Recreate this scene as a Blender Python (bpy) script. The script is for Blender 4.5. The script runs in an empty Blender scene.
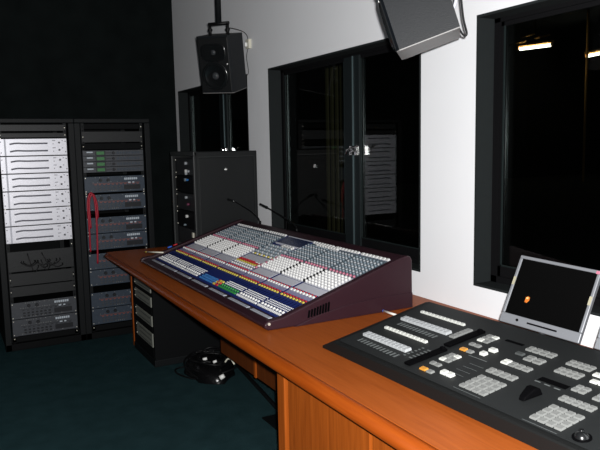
import bpy, math, random
from mathutils import Vector, Matrix, Euler
random.seed(7)
R = math.radians
SC = bpy.context.scene
COL = SC.collection

# ---------------------------------------------------------------- camera
cam_d = bpy.data.cameras.new('camera'); cam = bpy.data.objects.new('camera', cam_d); COL.objects.link(cam)
F, YAW, PIT, ROL, H = 655.9, R(28.61), R(6.90), R(-1.12), 1.536
cam_d.sensor_width = 36.0; cam_d.lens = F * 36.0 / 600.0
cam_d.clip_start = 0.02; cam_d.clip_end = 100
fwd = Vector((math.sin(YAW) * math.cos(PIT), math.cos(YAW) * math.cos(PIT), -math.sin(PIT)))
rgt = Vector((math.cos(YAW), -math.sin(YAW), 0))
upv = rgt.cross(fwd)
cr, sr = math.cos(ROL), math.sin(ROL)
r2 = rgt * cr + upv * -(-sr) * 1.0
r2 = rgt * cr - upv * sr * -1.0 if False else (rgt * cr + upv * sr)
u2 = upv * cr - rgt * sr
cam.matrix_world = Matrix((
    (r2.x, u2.x, -fwd.x, 0), (r2.y, u2.y, -fwd.y, 0), (r2.z, u2.z, -fwd.z, H), (0, 0, 0, 1)))
SC.camera = cam

# ---------------------------------------------------------------- world, flash, exposure
w = bpy.data.worlds.new('world'); SC.world = w; w.use_nodes = True
w.node_tree.nodes['Background'].inputs[0].default_value = (0.02, 0.022, 0.025, 1)
w.node_tree.nodes['Background'].inputs[1].default_value = 0.0
fl = bpy.data.lights.new('camera_flash', 'POINT'); fl.energy = 650; fl.shadow_soft_size = 0.018
fl.color = (1.0, 0.99, 0.98)
flo = bpy.data.objects.new('camera_flash', fl); flo.location = (0.03, -0.02, H + 0.045); COL.objects.link(flo)
SC.view_settings.view_transform = 'Standard'
SC.view_settings.look = 'None'
SC.view_settings.gamma = 1
SC.view_settings.use_curve_mapping = False
SC.view_settings.exposure = 0.0

# ---------------------------------------------------------------- materials
def s2l(c):
    return tuple(((v / 255) / 12.92 if v / 255 <= 0.04045 else ((v / 255 + 0.055) / 1.055) ** 2.4) for v in c)
MATS = {}
def mat(name, rgb, rough=0.5, metal=0.0, spec=0.5, noise=0.0, nscale=30, bump=0.0, bscale=200, emit=None, estr=0.0):
    m = bpy.data.materials.new(name); m.use_nodes = True
    nt = m.node_tree; b = nt.nodes['Principled BSDF']
    b.inputs['Base Color'].default_value = (*rgb, 1)
    b.inputs['Roughness'].default_value = rough
    b.inputs['Metallic'].default_value = metal
    b.inputs['Specular IOR Level'].default_value = spec
    tc = nt.nodes.new('ShaderNodeTexCoord')
    if noise > 0:
        n = nt.nodes.new('ShaderNodeTexNoise'); n.inputs['Scale'].default_value = nscale; n.inputs['Detail'].default_value = 4
        nt.links.new(tc.outputs['Object'], n.inputs['Vector'])
        mx = nt.nodes.new('ShaderNodeMix'); mx.data_type = 'RGBA'
        mx.inputs['A'].default_value = (*[c * (1 - noise) for c in rgb], 1)
        mx.inputs['B'].default_value = (*[min(1, c * (1 + noise)) for c in rgb], 1)
        nt.links.new(n.outputs['Fac'], mx.inputs['Factor']); nt.links.new(mx.outputs['Result'], b.inputs['Base Color'])
    if bump > 0:
        n = nt.nodes.new('ShaderNodeTexNoise'); n.inputs['Scale'].default_value = bscale; n.inputs['Detail'].default_value = 3
        nt.links.new(tc.outputs['Object'], n.inputs['Vector'])
        bp = nt.nodes.new('ShaderNodeBump'); bp.inputs['Strength'].default_value = bump; bp.inputs['Distance'].default_value = 0.004
        nt.links.new(n.outputs['Fac'], bp.inputs['Height']); nt.links.new(bp.outputs['Normal'], b.inputs['Normal'])
    if emit:
        b.inputs['Emission Color'].default_value = (*emit, 1); b.inputs['Emission Strength'].default_value = estr
    MATS[name] = m
    return m

mat('wall_paint', (0.735, 0.745, 0.765), 0.85, noise=0.03, nscale=3, bump=0.08, bscale=90)
mat('wall_black', (0.0060, 0.0078, 0.0078), 0.95, spec=0.03, noise=0.4, nscale=6)
mat('ceiling_dark', (0.05, 0.05, 0.052), 0.95, noise=0.2)
mat('carpet', (0.0170, 0.039, 0.0435), 1.0, spec=0.0, noise=0.35, nscale=9, bump=0.8, bscale=500)
mat('frame_reveal', (0.0125, 0.015, 0.0155), 0.8, spec=0.1, noise=0.1)
mat('frame_black', (0.003, 0.003, 0.0035), 0.6, spec=0.15)
mat('stile_grey', (0.0075, 0.0105, 0.0115), 0.5, spec=0.25)
mat('bead', (0.025, 0.036, 0.036), 0.3, metal=0.6)
mat('rack_steel', (0.0035, 0.0045, 0.0052), 0.55, spec=0.15, noise=0.1)
mat('rack_black', (0.0022, 0.0026, 0.003), 0.7, spec=0.1)
mat('rack_panel', (0.010, 0.011, 0.012), 0.5, spec=0.25, noise=0.15)
mat('screw', (0.75, 0.72, 0.62), 0.35, metal=0.6)
mat('amp_silver', (0.60, 0.60, 0.65), 0.42, metal=0.25, noise=0.03)
mat('amp_slot', (0.14, 0.14, 0.17), 0.6)
mat('amp_knob', (0.05, 0.05, 0.06), 0.4)
mat('unit_blue', (0.030, 0.042, 0.060), 0.45, spec=0.3, noise=0.25, nscale=60)
mat('unit_grey', (0.042, 0.046, 0.054), 0.45, spec=0.3, noise=0.2, nscale=60)
mat('unit_dark', (0.008, 0.009, 0.012), 0.45, spec=0.3)
mat('unit_text', (0.40, 0.45, 0.50), 0.5)
mat('unit_orange', (0.22, 0.05, 0.03), 0.5)
mat('lcd_green', (0.01, 0.10, 0.02), 0.4, emit=(0.03, 0.6, 0.08), estr=0.03)
mat('red_cable', (0.30, 0.003, 0.018), 0.5)
mat('black_cable', (0.003, 0.003, 0.0035), 0.5, spec=0.25)
mat('case_black', (0.0045, 0.0055, 0.006), 0.55, spec=0.25, noise=0.15, bump=0.15, bscale=300)
mat('case_edge', (0.013, 0.015, 0.015), 0.45, spec=0.35)
mat('chrome', (0.8, 0.8, 0.8), 0.18, metal=1.0)
mat('chrome_dull', (0.12, 0.17, 0.18), 0.35, metal=0.7)
mat('white_plastic', (0.72, 0.72, 0.7), 0.45)
mat('cream_plastic', (0.62, 0.6, 0.5), 0.5)
mat('speaker_black', (0.003, 0.0035, 0.004), 0.5, spec=0.25, noise=0.1, bump=0.1, bscale=400)
mat('speaker_side', (0.0042, 0.0055, 0.0072), 0.5, spec=0.2, noise=0.1, bump=0.15, bscale=300)
mat('base_sheen_grey', (0.15, 0.145, 0.142), 0.42, noise=0.06)  # pale grey carries the flash sheen on the speaker underside
mat('cone', (0.005, 0.0055, 0.006), 0.16, spec=0.8)
mat('rubber', (0.006, 0.0065, 0.007), 0.25)
mat('dome', (0.03, 0.033, 0.036), 0.08, spec=1.0)
mat('plum', (0.021, 0.0065, 0.0105), 0.42, spec=0.35, noise=0.08, bump=0.06, bscale=500)
mat('plum_dark', (0.02, 0.009, 0.013), 0.5)
mat('navy', (0.009, 0.019, 0.12), 0.6, spec=0.2)
mat('navy_screen', (0.012, 0.022, 0.07), 0.25)
mat('strip_grey', (0.16, 0.18, 0.22), 0.5)
mat('panel_grey', (0.50, 0.51, 0.57), 0.5)
mat('panel_teal', (0.07, 0.10, 0.125), 0.5)
mat('knob_white', (0.58, 0.58, 0.57), 0.4)
mat('knob_teal', (0.15, 0.19, 0.22), 0.4)
mat('knob_grey', (0.28, 0.30, 0.32), 0.4)
mat('knob_pink', (0.40, 0.13, 0.19), 0.45)
mat('cap_red', (0.40, 0.012, 0.02), 0.4)
mat('cap_yellow', (0.50, 0.40, 0.06), 0.4)
mat('cap_green', (0.02, 0.19, 0.035), 0.4)
mat('cap_blue', (0.02, 0.13, 0.36), 0.4)
mat('cap_magenta', (0.12, 0.022, 0.055), 0.4)
mat('slot_black', (0.0012, 0.0012, 0.0015), 0.7, spec=0.03)
mat('switch_body', (0.0055, 0.006, 0.006), 0.55, spec=0.2, bump=0.1, bscale=300)
mat('switch_face', (0.0115, 0.0128, 0.0132), 0.55, spec=0.2, noise=0.08, nscale=40)
mat('key_white', (0.50, 0.51, 0.48), 0.4)
mat('key_grey', (0.165, 0.17, 0.165), 0.4)
mat('lavender', (0.24, 0.23, 0.36), 0.5)
mat('label_grey', (0.34, 0.36, 0.41), 0.5)
mat('key_pale', (0.36, 0.375, 0.385), 0.4)
mat('unit_pale', (0.17, 0.175, 0.15), 0.5)
mat('key_dark', (0.05, 0.055, 0.055), 0.4)
mat('key_amber', (0.45, 0.20, 0.03), 0.4, emit=(0.9, 0.35, 0.03), estr=0.08)
mat('print_grey', (0.10, 0.11, 0.11), 0.6)
mat('monitor_grey', (0.175, 0.182, 0.198), 0.4, metal=0.2)
mat('monitor_back', (0.02, 0.02, 0.024), 0.5)
mat('lcd_glass', (0.0015, 0.0015, 0.0015), 0.06, spec=0.3)
mat('reflection_orange', (0.3, 0.08, 0.01), 0.4, emit=(0.85, 0.22, 0.03), estr=0.45)  # emissive orange standing in for a reflection on the monitor glass
mat('reflection_core', (0.4, 0.25, 0.1), 0.4, emit=(1.0, 0.6, 0.22), estr=0.7)  # brighter heart of that painted reflection
mat('sticker', (0.3, 0.28, 0.2), 0.5)
mat('paper', (0.75, 0.62, 0.6), 0.8)
mat('pen_white', (0.8, 0.78, 0.72), 0.4)
mat('pen_blue', (0.03, 0.12, 0.6), 0.4)
mat('hall_dark', (0.004, 0.004, 0.004), 0.95)
mat('hall_slat', (0.15, 0.12, 0.055), 0.7)
mat('hall_pipe', (0.8, 0.42, 0.12), 0.6)
mat('tube_lit', (1, 1, 1), 0.5, emit=(1.0, 0.93, 0.74), estr=14.0)
mat('bag_black', (0.003, 0.003, 0.0035), 0.25, bump=0.9, bscale=22)

def wood(name, dark, lite, axis):
    m = bpy.data.materials.new(name); m.use_nodes = True; nt = m.node_tree; b = nt.nodes['Principled BSDF']
    tc = nt.nodes.new('ShaderNodeTexCoord'); mp = nt.nodes.new('ShaderNodeMapping')
    mp.inputs['Scale'].default_value = (40, 2.2, 40) if axis == 'Y' else (40, 40, 2.2)
    n = nt.nodes.new('ShaderNodeTexNoise'); n.inputs['Scale'].default_value = 1.6; n.inputs['Detail'].default_value = 8; n.inputs['Distortion'].default_value = 0.6
    r = nt.nodes.new('ShaderNodeValToRGB')
    r.color_ramp.elements[0].position = 0.3; r.color_ramp.elements[0].color = (*dark, 1)
    r.color_ramp.elements[1].position = 0.72; r.color_ramp.elements[1].color = (*lite, 1)
    nt.links.new(tc.outputs['Object'], mp.inputs['Vector']); nt.links.new(mp.outputs[0], n.inputs['Vector'])
    nt.links.new(n.outputs['Fac'], r.inputs[0]); nt.links.new(r.outputs[0], b.inputs['Base Color'])
    b.inputs['Roughness'].default_value = 0.42; b.inputs['Specular IOR Level'].default_value = 0.14
    MATS[name] = m
wood('desk_wood', (0.235, 0.052, 0.0075), (0.305, 0.072, 0.012), 'Y')
wood('trim_wood', (0.150, 0.026, 0.0018), (0.195, 0.038, 0.003), 'Y')
wood('panel_wood', (0.19, 0.040, 0.004), (0.29, 0.066, 0.0075), 'Z')
wood('dim_panel_wood', (0.065, 0.016, 0.0035), (0.10, 0.025, 0.005), 'Z')  # darker copy of the panel wood, weaker light put into its colour

def glass():
    m = bpy.data.materials.new('window_glass'); m.use_nodes = True; nt = m.node_tree
    for n in list(nt.nodes): nt.nodes.remove(n)
    o = nt.nodes.new('ShaderNodeOutputMaterial'); mx = nt.nodes.new('ShaderNodeMixShader')
    t = nt.nodes.new('ShaderNodeBsdfTransparent'); t.inputs[0].default_value = (0.62, 0.66, 0.65, 1)
    g = nt.nodes.new('ShaderNodeBsdfGlossy'); g.inputs['Roughness'].default_value = 0.02
    f = nt.nodes.new('ShaderNodeFresnel')
    ge = nt.nodes.new('ShaderNodeNewGeometry'); mr = nt.nodes.new('ShaderNodeMapRange')     # same index of refraction on both faces
    mr.inputs['To Min'].default_value = 1.5; mr.inputs['To Max'].default_value = 1 / 1.5
    nt.links.new(ge.outputs['Backfacing'], mr.inputs['Value']); nt.links.new(mr.outputs['Result'], f.inputs['IOR'])
    nt.links.new(f.outputs[0], mx.inputs[0]); nt.links.new(t.outputs[0], mx.inputs[1]); nt.links.new(g.outputs[0], mx.inputs[2])
    nt.links.new(mx.outputs[0], o.inputs['Surface'])
    MATS['window_glass'] = m
glass()

# ---------------------------------------------------------------- mesh builder
ORG = {}
class MB:
    def __init__(self): self.v = []; self.f = []; self.m = []; self.s = []; self.names = []
    def mi(self, name):
        if name not in self.names: self.names.append(name)
        return self.names.index(name)
    def add(self, vs, fs, m, smooth=False):
        o = len(self.v); k = self.mi(m)
        self.v += [Vector(p) for p in vs]
        for f in fs: self.f.append(tuple(o + i for i in f)); self.m.append(k); self.s.append(smooth)
        return self
    def box(self, a, b, m):
        x0, x1 = sorted((a[0], b[0])); y0, y1 = sorted((a[1], b[1])); z0, z1 = sorted((a[2], b[2]))
        vs = [(x0,y0,z0),(x1,y0,z0),(x1,y1,z0),(x0,y1,z0),(x0,y0,z1),(x1,y0,z1),(x1,y1,z1),(x0,y1,z1)]
        return self.add(vs, [(3,2,1,0),(4,5,6,7),(0,1,5,4),(1,2,6,5),(2,3,7,6),(3,0,4,7)], m)
    def obox(self, c, ax, ay, az, m, taper=1.0):   # centre and three half vectors
        c, ax, ay, az = Vector(c), Vector(ax), Vector(ay), Vector(az); t = taper
        vs = [c-ax-ay-az, c+ax-ay-az, c+ax+ay-az, c-ax+ay-az, c-ax*t-ay*t+az, c+ax*t-ay*t+az, c+ax*t+ay*t+az, c-ax*t+ay*t+az]
        return self.add(vs, [(3,2,1,0),(4,5,6,7),(0,1,5,4),(1,2,6,5),(2,3,7,6),(3,0,4,7)], m)
    def cyl(self, p0, p1, r0, r1, m, n=12, smooth=True):
        p0, p1 = Vector(p0), Vector(p1); d = (p1 - p0).normalized()
        a = d.orthogonal().normalized(); b = d.cross(a)
        ring = [a * math.cos(2*math.pi*i/n) + b * math.sin(2*math.pi*i/n) for i in range(n)]
        vs = [p0 + q * r0 for q in ring] + [p1 + q * r1 for q in ring]
        self.add(vs, [(i, (i+1) % n, n + (i+1) % n, n + i) for i in range(n)], m, smooth)
        o = len(self.v) - 2 * n; k = self.mi(m)
        self.f.append(tuple(o + i for i in reversed(range(n)))); self.m.append(k); self.s.append(False)
        self.f.append(tuple(o + n + i for i in range(n))); self.m.append(k); self.s.append(False)
        return self
    def lathe(self, c, axis, prof, m, n=32):      # prof: list of (radius, along axis)
        c = Vector(c); d = Vector(axis).normalized(); a = d.orthogonal().normalized(); b = d.cross(a)
        vs = []
        for r, t in prof:
            vs += [c + d * t + (a * math.cos(2*math.pi*i/n) + b * math.sin(2*math.pi*i/n)) * max(r, 1e-5) for i in range(n)]
        fs = []
        for j in range(len(prof) - 1):
            fs += [(j*n+i, j*n+(i+1) % n, (j+1)*n+(i+1) % n, (j+1)*n+i) for i in range(n)]
        return self.add(vs, fs, m, True)
    def tube(self, pts, r, m, n=8, sub=6, rr=None):
        P = [Vector(p) for p in pts]
        if sub > 1 and len(P) > 2:
            Q = []
            for i in range(len(P) - 1):
                p0 = P[max(i-1, 0)]; p1 = P[i]; p2 = P[i+1]; p3 = P[min(i+2, len(P)-1)]
                for k in range(sub):
                    t = k / sub
                    Q.append(0.5 * ((2*p1) + (-p0+p2)*t + (2*p0-5*p1+4*p2-p3)*t*t + (-p0+3*p1-3*p2+p3)*t**3))
            Q.append(P[-1]); P = Q
        vs = []; up = None
        for i, p in enumerate(P):
            d = (P[min(i+1, len(P)-1)] - P[max(i-1, 0)]).normalized()
            a = d.orthogonal().normalized() if up is None else (up - d * up.dot(d)).normalized()
            up = a; b = d.cross(a)
            vs += [p + (a * math.cos(2*math.pi*j/n) + b * math.sin(2*math.pi*j/n)) * r for j in range(n)]
        fs = [(i*n+j, i*n+(j+1) % n, (i+1)*n+(j+1) % n, (i+1)*n+j) for i in range(len(P)-1) for j in range(n)]
        fs += [tuple(reversed(range(n))), tuple((len(P)-1)*n + j for j in range(n))]
        return self.add(vs, fs, m, True)
    def prism(self, poly, axis, t0, t1, m):        # poly in the two other axes
        def P(a, b, t):
            return {'Y': (a, t, b), 'Z': (a, b, t), 'X': (t, a, b)}[axis]
        n = len(poly)
        vs = [P(a, b, t0) for a, b in poly] + [P(a, b, t1) for a, b in poly]
        fs = [tuple(range(n)), tuple(reversed(range(n, 2*n)))] + [(i, n+i, n+(i+1) % n, (i+1) % n) for i in range(n)]
        return self.add(vs, fs, m)
    def build(self, name, parent=None, bevel=0.0, local=False, seg=2):
        me = bpy.data.meshes.new(name)
        o = bpy.data.objects.new(name, me); COL.objects.link(o)
        org = Vector((0, 0, 0))
        if not local:
            q = parent
            while q is not None:
                org += q.location; q = q.parent
        me.from_pydata([tuple(p - org) for p in self.v], [], self.f)
        for nm in self.names: me.materials.append(MATS[nm])
        me.polygons.foreach_set('material_index', self.m)
        me.polygons.foreach_set('use_smooth', self.s)
        me.update()
        import bmesh
        bm = bmesh.new(); bm.from_mesh(me); bmesh.ops.recalc_face_normals(bm, faces=bm.faces); bm.to_mesh(me); bm.free()
        if bevel > 0:
            b = o.modifiers.new('bevel', 'BEVEL'); b.width = bevel; b.segments = seg; b.limit_method = 'ANGLE'; b.angle_limit = R(35)
        if parent: o.parent = parent
        return o

def tag(o, label=None, cat=None, group=None, kind=None):
    if label: o['label'] = label
    if cat: o['category'] = cat
    if group: o['group'] = group
    if kind: o['kind'] = kind
    return o
def thing(name, label, cat, loc=(0, 0, 0), group=None, rot=(0, 0, 0)):
    o = bpy.data.objects.new(name, None); COL.objects.link(o); o.location = loc; o.rotation_euler = rot
    o.empty_display_size = 0.1
    return tag(o, label, cat, group)
def one(mb, name, label, cat, group=None, bevel=0.0):
    return tag(mb.build(name, None, bevel), label, cat, group)
def struct(mb, name, bevel=0.0):
    return tag(mb.build(name, None, bevel), kind='structure')
def copy_tree(o, parent=None):
    c = o.copy(); COL.objects.link(c)
    if parent: c.parent = parent
    for ch in list(o.children): copy_tree(ch, c)
    return c

# ================================================================ ROOM
XW, YB, YF, XL, ZC = 2.133, 6.47, -1.8, -2.6, 3.25
WT = 0.16
ZT, ZB = 2.093, 0.876
WINS = [(4.715, 6.385), (2.624, 4.347), (0.53, 2.24)]
struct(MB().box((XL, YF, -0.1), (XW + WT, YB, 0), 'carpet'), 'floor')
struct(MB().box((XL, YF, ZC), (XW + WT, YB, ZC + 0.1), 'ceiling_dark'), 'ceiling')
struct(MB().box((XL - 0.1, YB, 0), (XW + WT, YB + 0.1, ZC), 'wall_black'), 'wall_back')
struct(MB().box((XL - 0.1, YF, 0), (XL, YB, ZC), 'wall_black'), 'wall_left')
struct(MB().box((XL, YF - 0.1, 0), (XW + WT, YF, ZC), 'ceiling_dark'), 'wall_front')
wb = MB()
wb.box((XW, YF, 0), (XW + WT, YB, ZB), 'wall_paint').box((XW, YF, ZT), (XW + WT, YB, ZC), 'wall_paint')
edges = [YF] + [v for y0, y1 in sorted(WINS) for v in (y0, y1)] + [YB]
for i in range(0, len(edges), 2):
    wb.box((XW, edges[i], ZB), (XW + WT, edges[i+1], ZT), 'wall_paint')
struct(wb, 'wall_right')

def window(idx, y0, y1, mid, handles):
    g = 0.001
    m = MB(); X0, X1, X2 = XW - 0.002, 2.228, 2.262
    t = 0.012
    # painted reveal lining
    m.box((X0, y0 + g, ZB + g), (X2, y0 + t, ZT - g), 'frame_reveal').box((X0, y1 - t, ZB + g), (X2, y1 - g, ZT - g), 'frame_reveal')
    m.box((X0, y0 + t, ZB + g), (X2, y1 - t, ZB + t), 'frame_reveal').box((X0, y0 + t, ZT - t), (X2, y1 - t, ZT - g), 'frame_reveal')
    root = struct(m, 'window_%d' % idx)
    m = MB(); fw = 0.035
    a, b = y0 + t, y1 - t; c, d = ZB + t, ZT - t
    m.box((X1, a, c), (X2, a + fw, d), 'frame_black').box((X1, b - fw, c), (X2, b, d), 'frame_black')
    m.box((X1, a, c), (X2, b, c + 0.03), 'frame_black').box((X1, a, d - 0.018), (X2, b, d), 'frame_black')
    m.build('window_frame', root)
    lo, hi = c + 0.03, d - 0.018
    panes = [(a + fw, mid - 0.07), (mid + 0.07, b - fw)]
    for k, (p, q) in enumerate(panes):
        s = MB(); sx0, sx1 = X1 + 0.006, X1 + 0.026
        s.box((sx0, p, lo), (sx1, q, lo + 0.05), 'frame_black').box((sx0, p, hi - 0.02), (sx1, q, hi), 'frame_black')
        s.box((sx0, p, lo), (sx1, p + 0.02, hi), 'frame_black').box((sx0, q - 0.02, lo), (sx1, q, hi), 'frame_black')
        sash = s.build('sash', root, 0.002)
        bd = MB(); e = 0.006
        bd.box((sx0 - 0.004, p + 0.02, lo + 0.05), (sx0 + 0.002, p + 0.02 + e, hi - 0.02), 'bead').box((sx0 - 0.004, q - 0.02 - e, lo + 0.05), (sx0 + 0.002, q - 0.02, hi - 0.02), 'bead')
        bd.box((sx0 - 0.004, p + 0.02, lo + 0.05), (sx0 + 0.002, q - 0.02, lo + 0.056), 'bead')
        bd.build('glazing_bead', sash)
        MB().box((X1 + 0.012, p + 0.015, lo + 0.045), (X1 + 0.018, q - 0.015, hi - 0.015), 'window_glass').build('glass_pane', sash)
    m = MB()
    m.box((X1 - 0.006, mid - 0.088, lo), (X1 + 0.03, mid - 0.024, hi), 'stile_grey').box((X1 + 0.002, mid - 0.018, lo), (X1 + 0.03, mid + 0.088, hi), 'stile_grey')
    m.box((X1 - 0.012, mid - 0.026, lo), (X1 + 0.03, mid - 0.018, hi), 'chrome_dull')
    m.build('meeting_stile', root)
    if handles:
        for sgn in (1, -1):
            m = MB(); z = 1.50; y = mid - 0.05 + sgn * 0.028
            m.box((X1 - 0.03, y - 0.012, z - 0.028), (X1 - 0.008, y + 0.012, z + 0.028), 'chrome')
            m.cyl((X1 - 0.028, y, z), (X1 - 0.055, y, z), 0.009, 0.009, 'chrome')
            m.tube([(X1 - 0.05, y, z), (X1 - 0.055, y - sgn * 0.02, z + 0.01), (X1 - 0.05, y - 0.055 if sgn < 0 else y + 0.02, z + 0.03 if sgn < 0 else z - 0.02)], 0.006, 'chrome')
            m.build('window_handle', root, 0.002)
    return root
window(1, *WINS[0], 5.45, True)
window(2, *WINS[1], 3.397, True)
window(3, *WINS[2], 1.36, True)

# ---- dark hall seen through the glass
HX, HY0, HY1, HZ = 27.0, -6.0, 20.0, 6.2
struct(MB().box((XW + WT + 0.005, HY0, -0.1), (HX, HY1, 0), 'hall_dark'), 'floor_hall')
struct(MB().box((XW + WT + 0.005, HY0, HZ), (HX, HY1, HZ + 0.1), 'hall_dark'), 'ceiling_hall')
struct(MB().box((HX, HY0, 0), (HX + 0.1, HY1, HZ), 'hall_dark'), 'wall_hall_far')
struct(MB().box((XW + WT + 0.005, HY1, 0), (HX, HY1 + 0.1, HZ), 'hall_dark'), 'wall_hall_back')
struct(MB().box((XW + WT + 0.005, HY0 - 0.1, 0), (HX, HY0, HZ), 'hall_dark'), 'wall_hall_front')
def lamp(c0, c1, label):
    c0, c1 = Vector(c0), Vector(c1); d = (c1 - c0).normalized()
    t = thing('fluorescent_lamp', label, 'lamp', (c0 + c1) / 2 + Vector((0, 0, 0)), 'fluorescent lamps in the dark hall')
    MB().cyl(c0, c1, 0.055, 0.055, 'tube_lit', 12).build('lamp_tube', t)
    m = MB(); mid = (c0 + c1) / 2 + Vector((0, 0, 0.13))
    m.obox(mid, d * ((c1 - c0).length / 2 + 0.1), d.cross(Vector((0, 0, 1))) * 0.07, (0, 0, 0.04), 'hall_pipe')
    for s in (-1, 1):
        m.obox(mid + d * s * ((c1 - c0).length / 2 + 0.05) - Vector((0, 0, 0.09)), d * 0.03, d.cross(Vector((0, 0, 1))) * 0.05, (0, 0, 0.07), 'hall_pipe')
    m.build('lamp_housing', t)
    MB().cyl(mid, (mid.x, mid.y, HZ), 0.015, 0.015, 'hall_dark', 8).build('suspension_rod', t)
lamp((19.35, 18.05, 4.96), (19.66, 16.9, 4.96), 'lit fluorescent tube in the dark hall, the left one, seen whole')
lamp((23.3, 18.2, 4.9), (22.9, 16.9, 4.9), 'lit fluorescent tube hanging in the dark hall, the right one cut by the photo edge')
for k, (y0, y1, z) in enumerate([(17.6, 18.4, 5.45), (16.9, 17.7, 5.32), (18.0, 18.9, 5.25)]):
    one(MB().cyl((19.6, y0, z), (19.75, y1, z), 0.03, 0.03, 'hall_pipe', 8), 'ceiling_pipe',
        ['thin brownish pipe above the left hall lamp, topmost', 'thin brownish pipe above the right end of the left hall lamp', 'thin brownish pipe at the left end of the left hall lamp'][k], 'pipe', 'pipes near the hall lamps')
for k, (x, y) in enumerate([(21.0, 16.4), (21.0, 15.55)]):
    one(MB().cyl((x, y, 0), (x, y, HZ), 0.045, 0.045, 'hall_pipe', 8), 'hall_post',
        ['slim upright post in the dark hall between the two lit tubes, left of the pair', 'slim upright post in the dark hall below the right lit tube'][k], 'post', 'posts in the hall')
for k in range(5):
    y = 5.64 - k * 0.088
    one(MB().box((3.4, y - 0.017, 0.0), (3.42, y + 0.017, 2.31), 'hall_slat'), 'wooden_slat',
        'tan upright slat beyond the middle window, %s of five' % ['first from left', 'second from left', 'middle one', 'second from right', 'last on the right'][k], 'slat', 'upright slats in the hall')

# ================================================================ DESK
DZ = 0.75
desk = thing('studio_desk', 'long orange-brown wooden studio desk under the mixing console along the window wall', 'desk', (1.6, 2.6, 0))
MB().prism([(1.0765, 0.2), (1.0765, 5.09), (1.10, 5.10), (2.128, 5.10), (2.128, 0.2)], 'Z', 0.724, DZ, 'desk_wood').build('tabletop', desk, 0.0015)
tp = [(1.075, 0.7500), (1.058, 0.7492), (1.044, 0.7450), (1.034, 0.736), (1.030, 0.724), (1.033, 0.712), (1.042, 0.703), (1.075, 0.701)]
m = MB(); ys = [(0.2, 0, 1), (2.9, 0, 1), (3.6, 0.003, 0.8), (4.3, 0.007, 0.6), (4.88, 0.004, 0.5), (4.97, 0.008, 0.5), (5.03, 0.018, 0.5), (5.075, 0.034, 0.5)]
vs = [(min(a + dx, 1.075), y, DZ - (DZ - b) * th) for (y, dx, th) in ys for a, b in tp]; n = len(tp)
m.add(vs, [(j*n+i, j*n+(i+1) % n, (j+1)*n+(i+1) % n, (j+1)*n+i) for j in range(len(ys)-1) for i in range(n)] + [tuple(range(n)), tuple((len(ys)-1)*n + i for i in range(n))], 'trim_wood', False)
o = m.build('edge_trim', desk); o['label'] = 'rounded orange wooden front edge'
for p in o.data.polygons: p.use_smooth = len(p.vertices) == 4
MB().box((1.24, 5.03, 0), (2.10, 5.06, 0.724), 'panel_wood').build('end_panel', desk, 0.003)
MB().box((1.115, 2.20, 0), (1.95, 2.262, 0.724), 'panel_wood').build('side_panel', desk, 0.004)
ped = MB().box((1.135, 0.35, 0.0), (1.95, 2.20, 0.724), 'panel_wood').build('cabinet_body', desk, 0.003)
for y0, y1 in ((1.62, 2.17), (1.05, 1.605), (0.48, 1.035)):
    d = MB().box((1.117, y0, 0.06), (1.135, y1, 0.69), 'panel_wood').build('cabinet_door', desk, 0.003)
    MB().tube([(1.117, y0 + 0.05, 0.30), (1.09, y0 + 0.05, 0.31), (1.09, y0 + 0.05, 0.41), (1.117, y0 + 0.05, 0.42)], 0.005, 'chrome', sub=3).build('door_handle', d)
MB().box((1.440, 3.185, 0.268), (1.45, 3.208, 0.724), 'panel_wood').build('panel_batten', desk, 0.002)
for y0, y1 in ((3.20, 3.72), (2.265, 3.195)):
    MB().box((1.45, y0, 0.268), (1.47, y1, 0.724), 'dim_panel_wood').build('modesty_panel', desk, 0.003)

# ================================================================ BIG RACKS
def pipe_box(m, a, b, mt): m.box(a, b, mt)
RY = 5.423
def big_rack(x0, label):
    x1 = x0 + 0.6; y0, y1 = RY - 0.035, 6.25
    t = thing('equipment_rack', label, 'rack', (x0 + 0.3, 5.8, 0), 'tall equipment racks')
    m = MB()
    m.box((x0, y0, 0.0), (x0 + 0.045, RY + 0.05, 1.745), 'rack_steel').box((x1 - 0.045, y0, 0), (x1, RY + 0.05, 1.745), 'rack_steel')
    m.box((x0, y0, 0.0), (x1, RY + 0.05, 0.055), 'rack_black').box((x0 + 0.045, RY, 0.055), (x1 - 0.045, RY + 0.03, 0.100), 'rack_black')
    m.box((x0, y1 - 0.05, 0), (x0 + 0.045, y1, 1.745), 'rack_steel').box((x1 - 0.045, y1 - 0.05, 0), (x1, y1, 1.745), 'rack_steel')
    m.build('rack_frame', t, 0.004)
    MB().box((x0, y0 - 0.004, 1.745), (x1, y1, 1.781), 'rack_steel').build('top_cover', t, 0.006)
    for a in (x0 + 0.002, x1 - 0.006): MB().box((a, RY + 0.05, 0.02), (a + 0.004, y1 - 0.05, 1.745), 'rack_black').build('side_panel', t)
    MB().box((x0 + 0.045, y1 - 0.02, 0.02), (x1 - 0.045, y1 - 0.012, 1.745), 'rack_black').build('back_panel', t)
    cx = x0 + 0.3
    for s in (-1, 1):
        rx = cx + s * 0.2325
        rl = MB().box((rx - 0.012, RY, 0.055), (rx + 0.012, RY + 0.03, 1.745), 'rack_steel').build('rack_rail', t)
        m = MB(); z = 0.085
        while z < 1.72:
            for dz in (0, 0.0445 * 0.72):
                m.cyl((rx, RY - 0.006, z + dz), (rx, RY, z + dz), 0.0045, 0.0045, 'screw' if random.random() < .45 else 'rack_black', 6)
            z += 0.0889
        m.build('rail_screws', rl)
    MB().box((x0 + 0.05, RY + 0.012, 1.70), (x1 - 0.05, RY + 0.03, 1.74), 'rack_black').build('vent_panel', t)
    return t
LX, RX = 0.645, 1.245   # centres
big_rack(LX - 0.2995, 'tall black equipment rack on the left, filled with silver amplifiers')
big_rack(RX - 0.2995, 'tall black equipment rack on the right, filled with grey-blue rack units')

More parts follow.
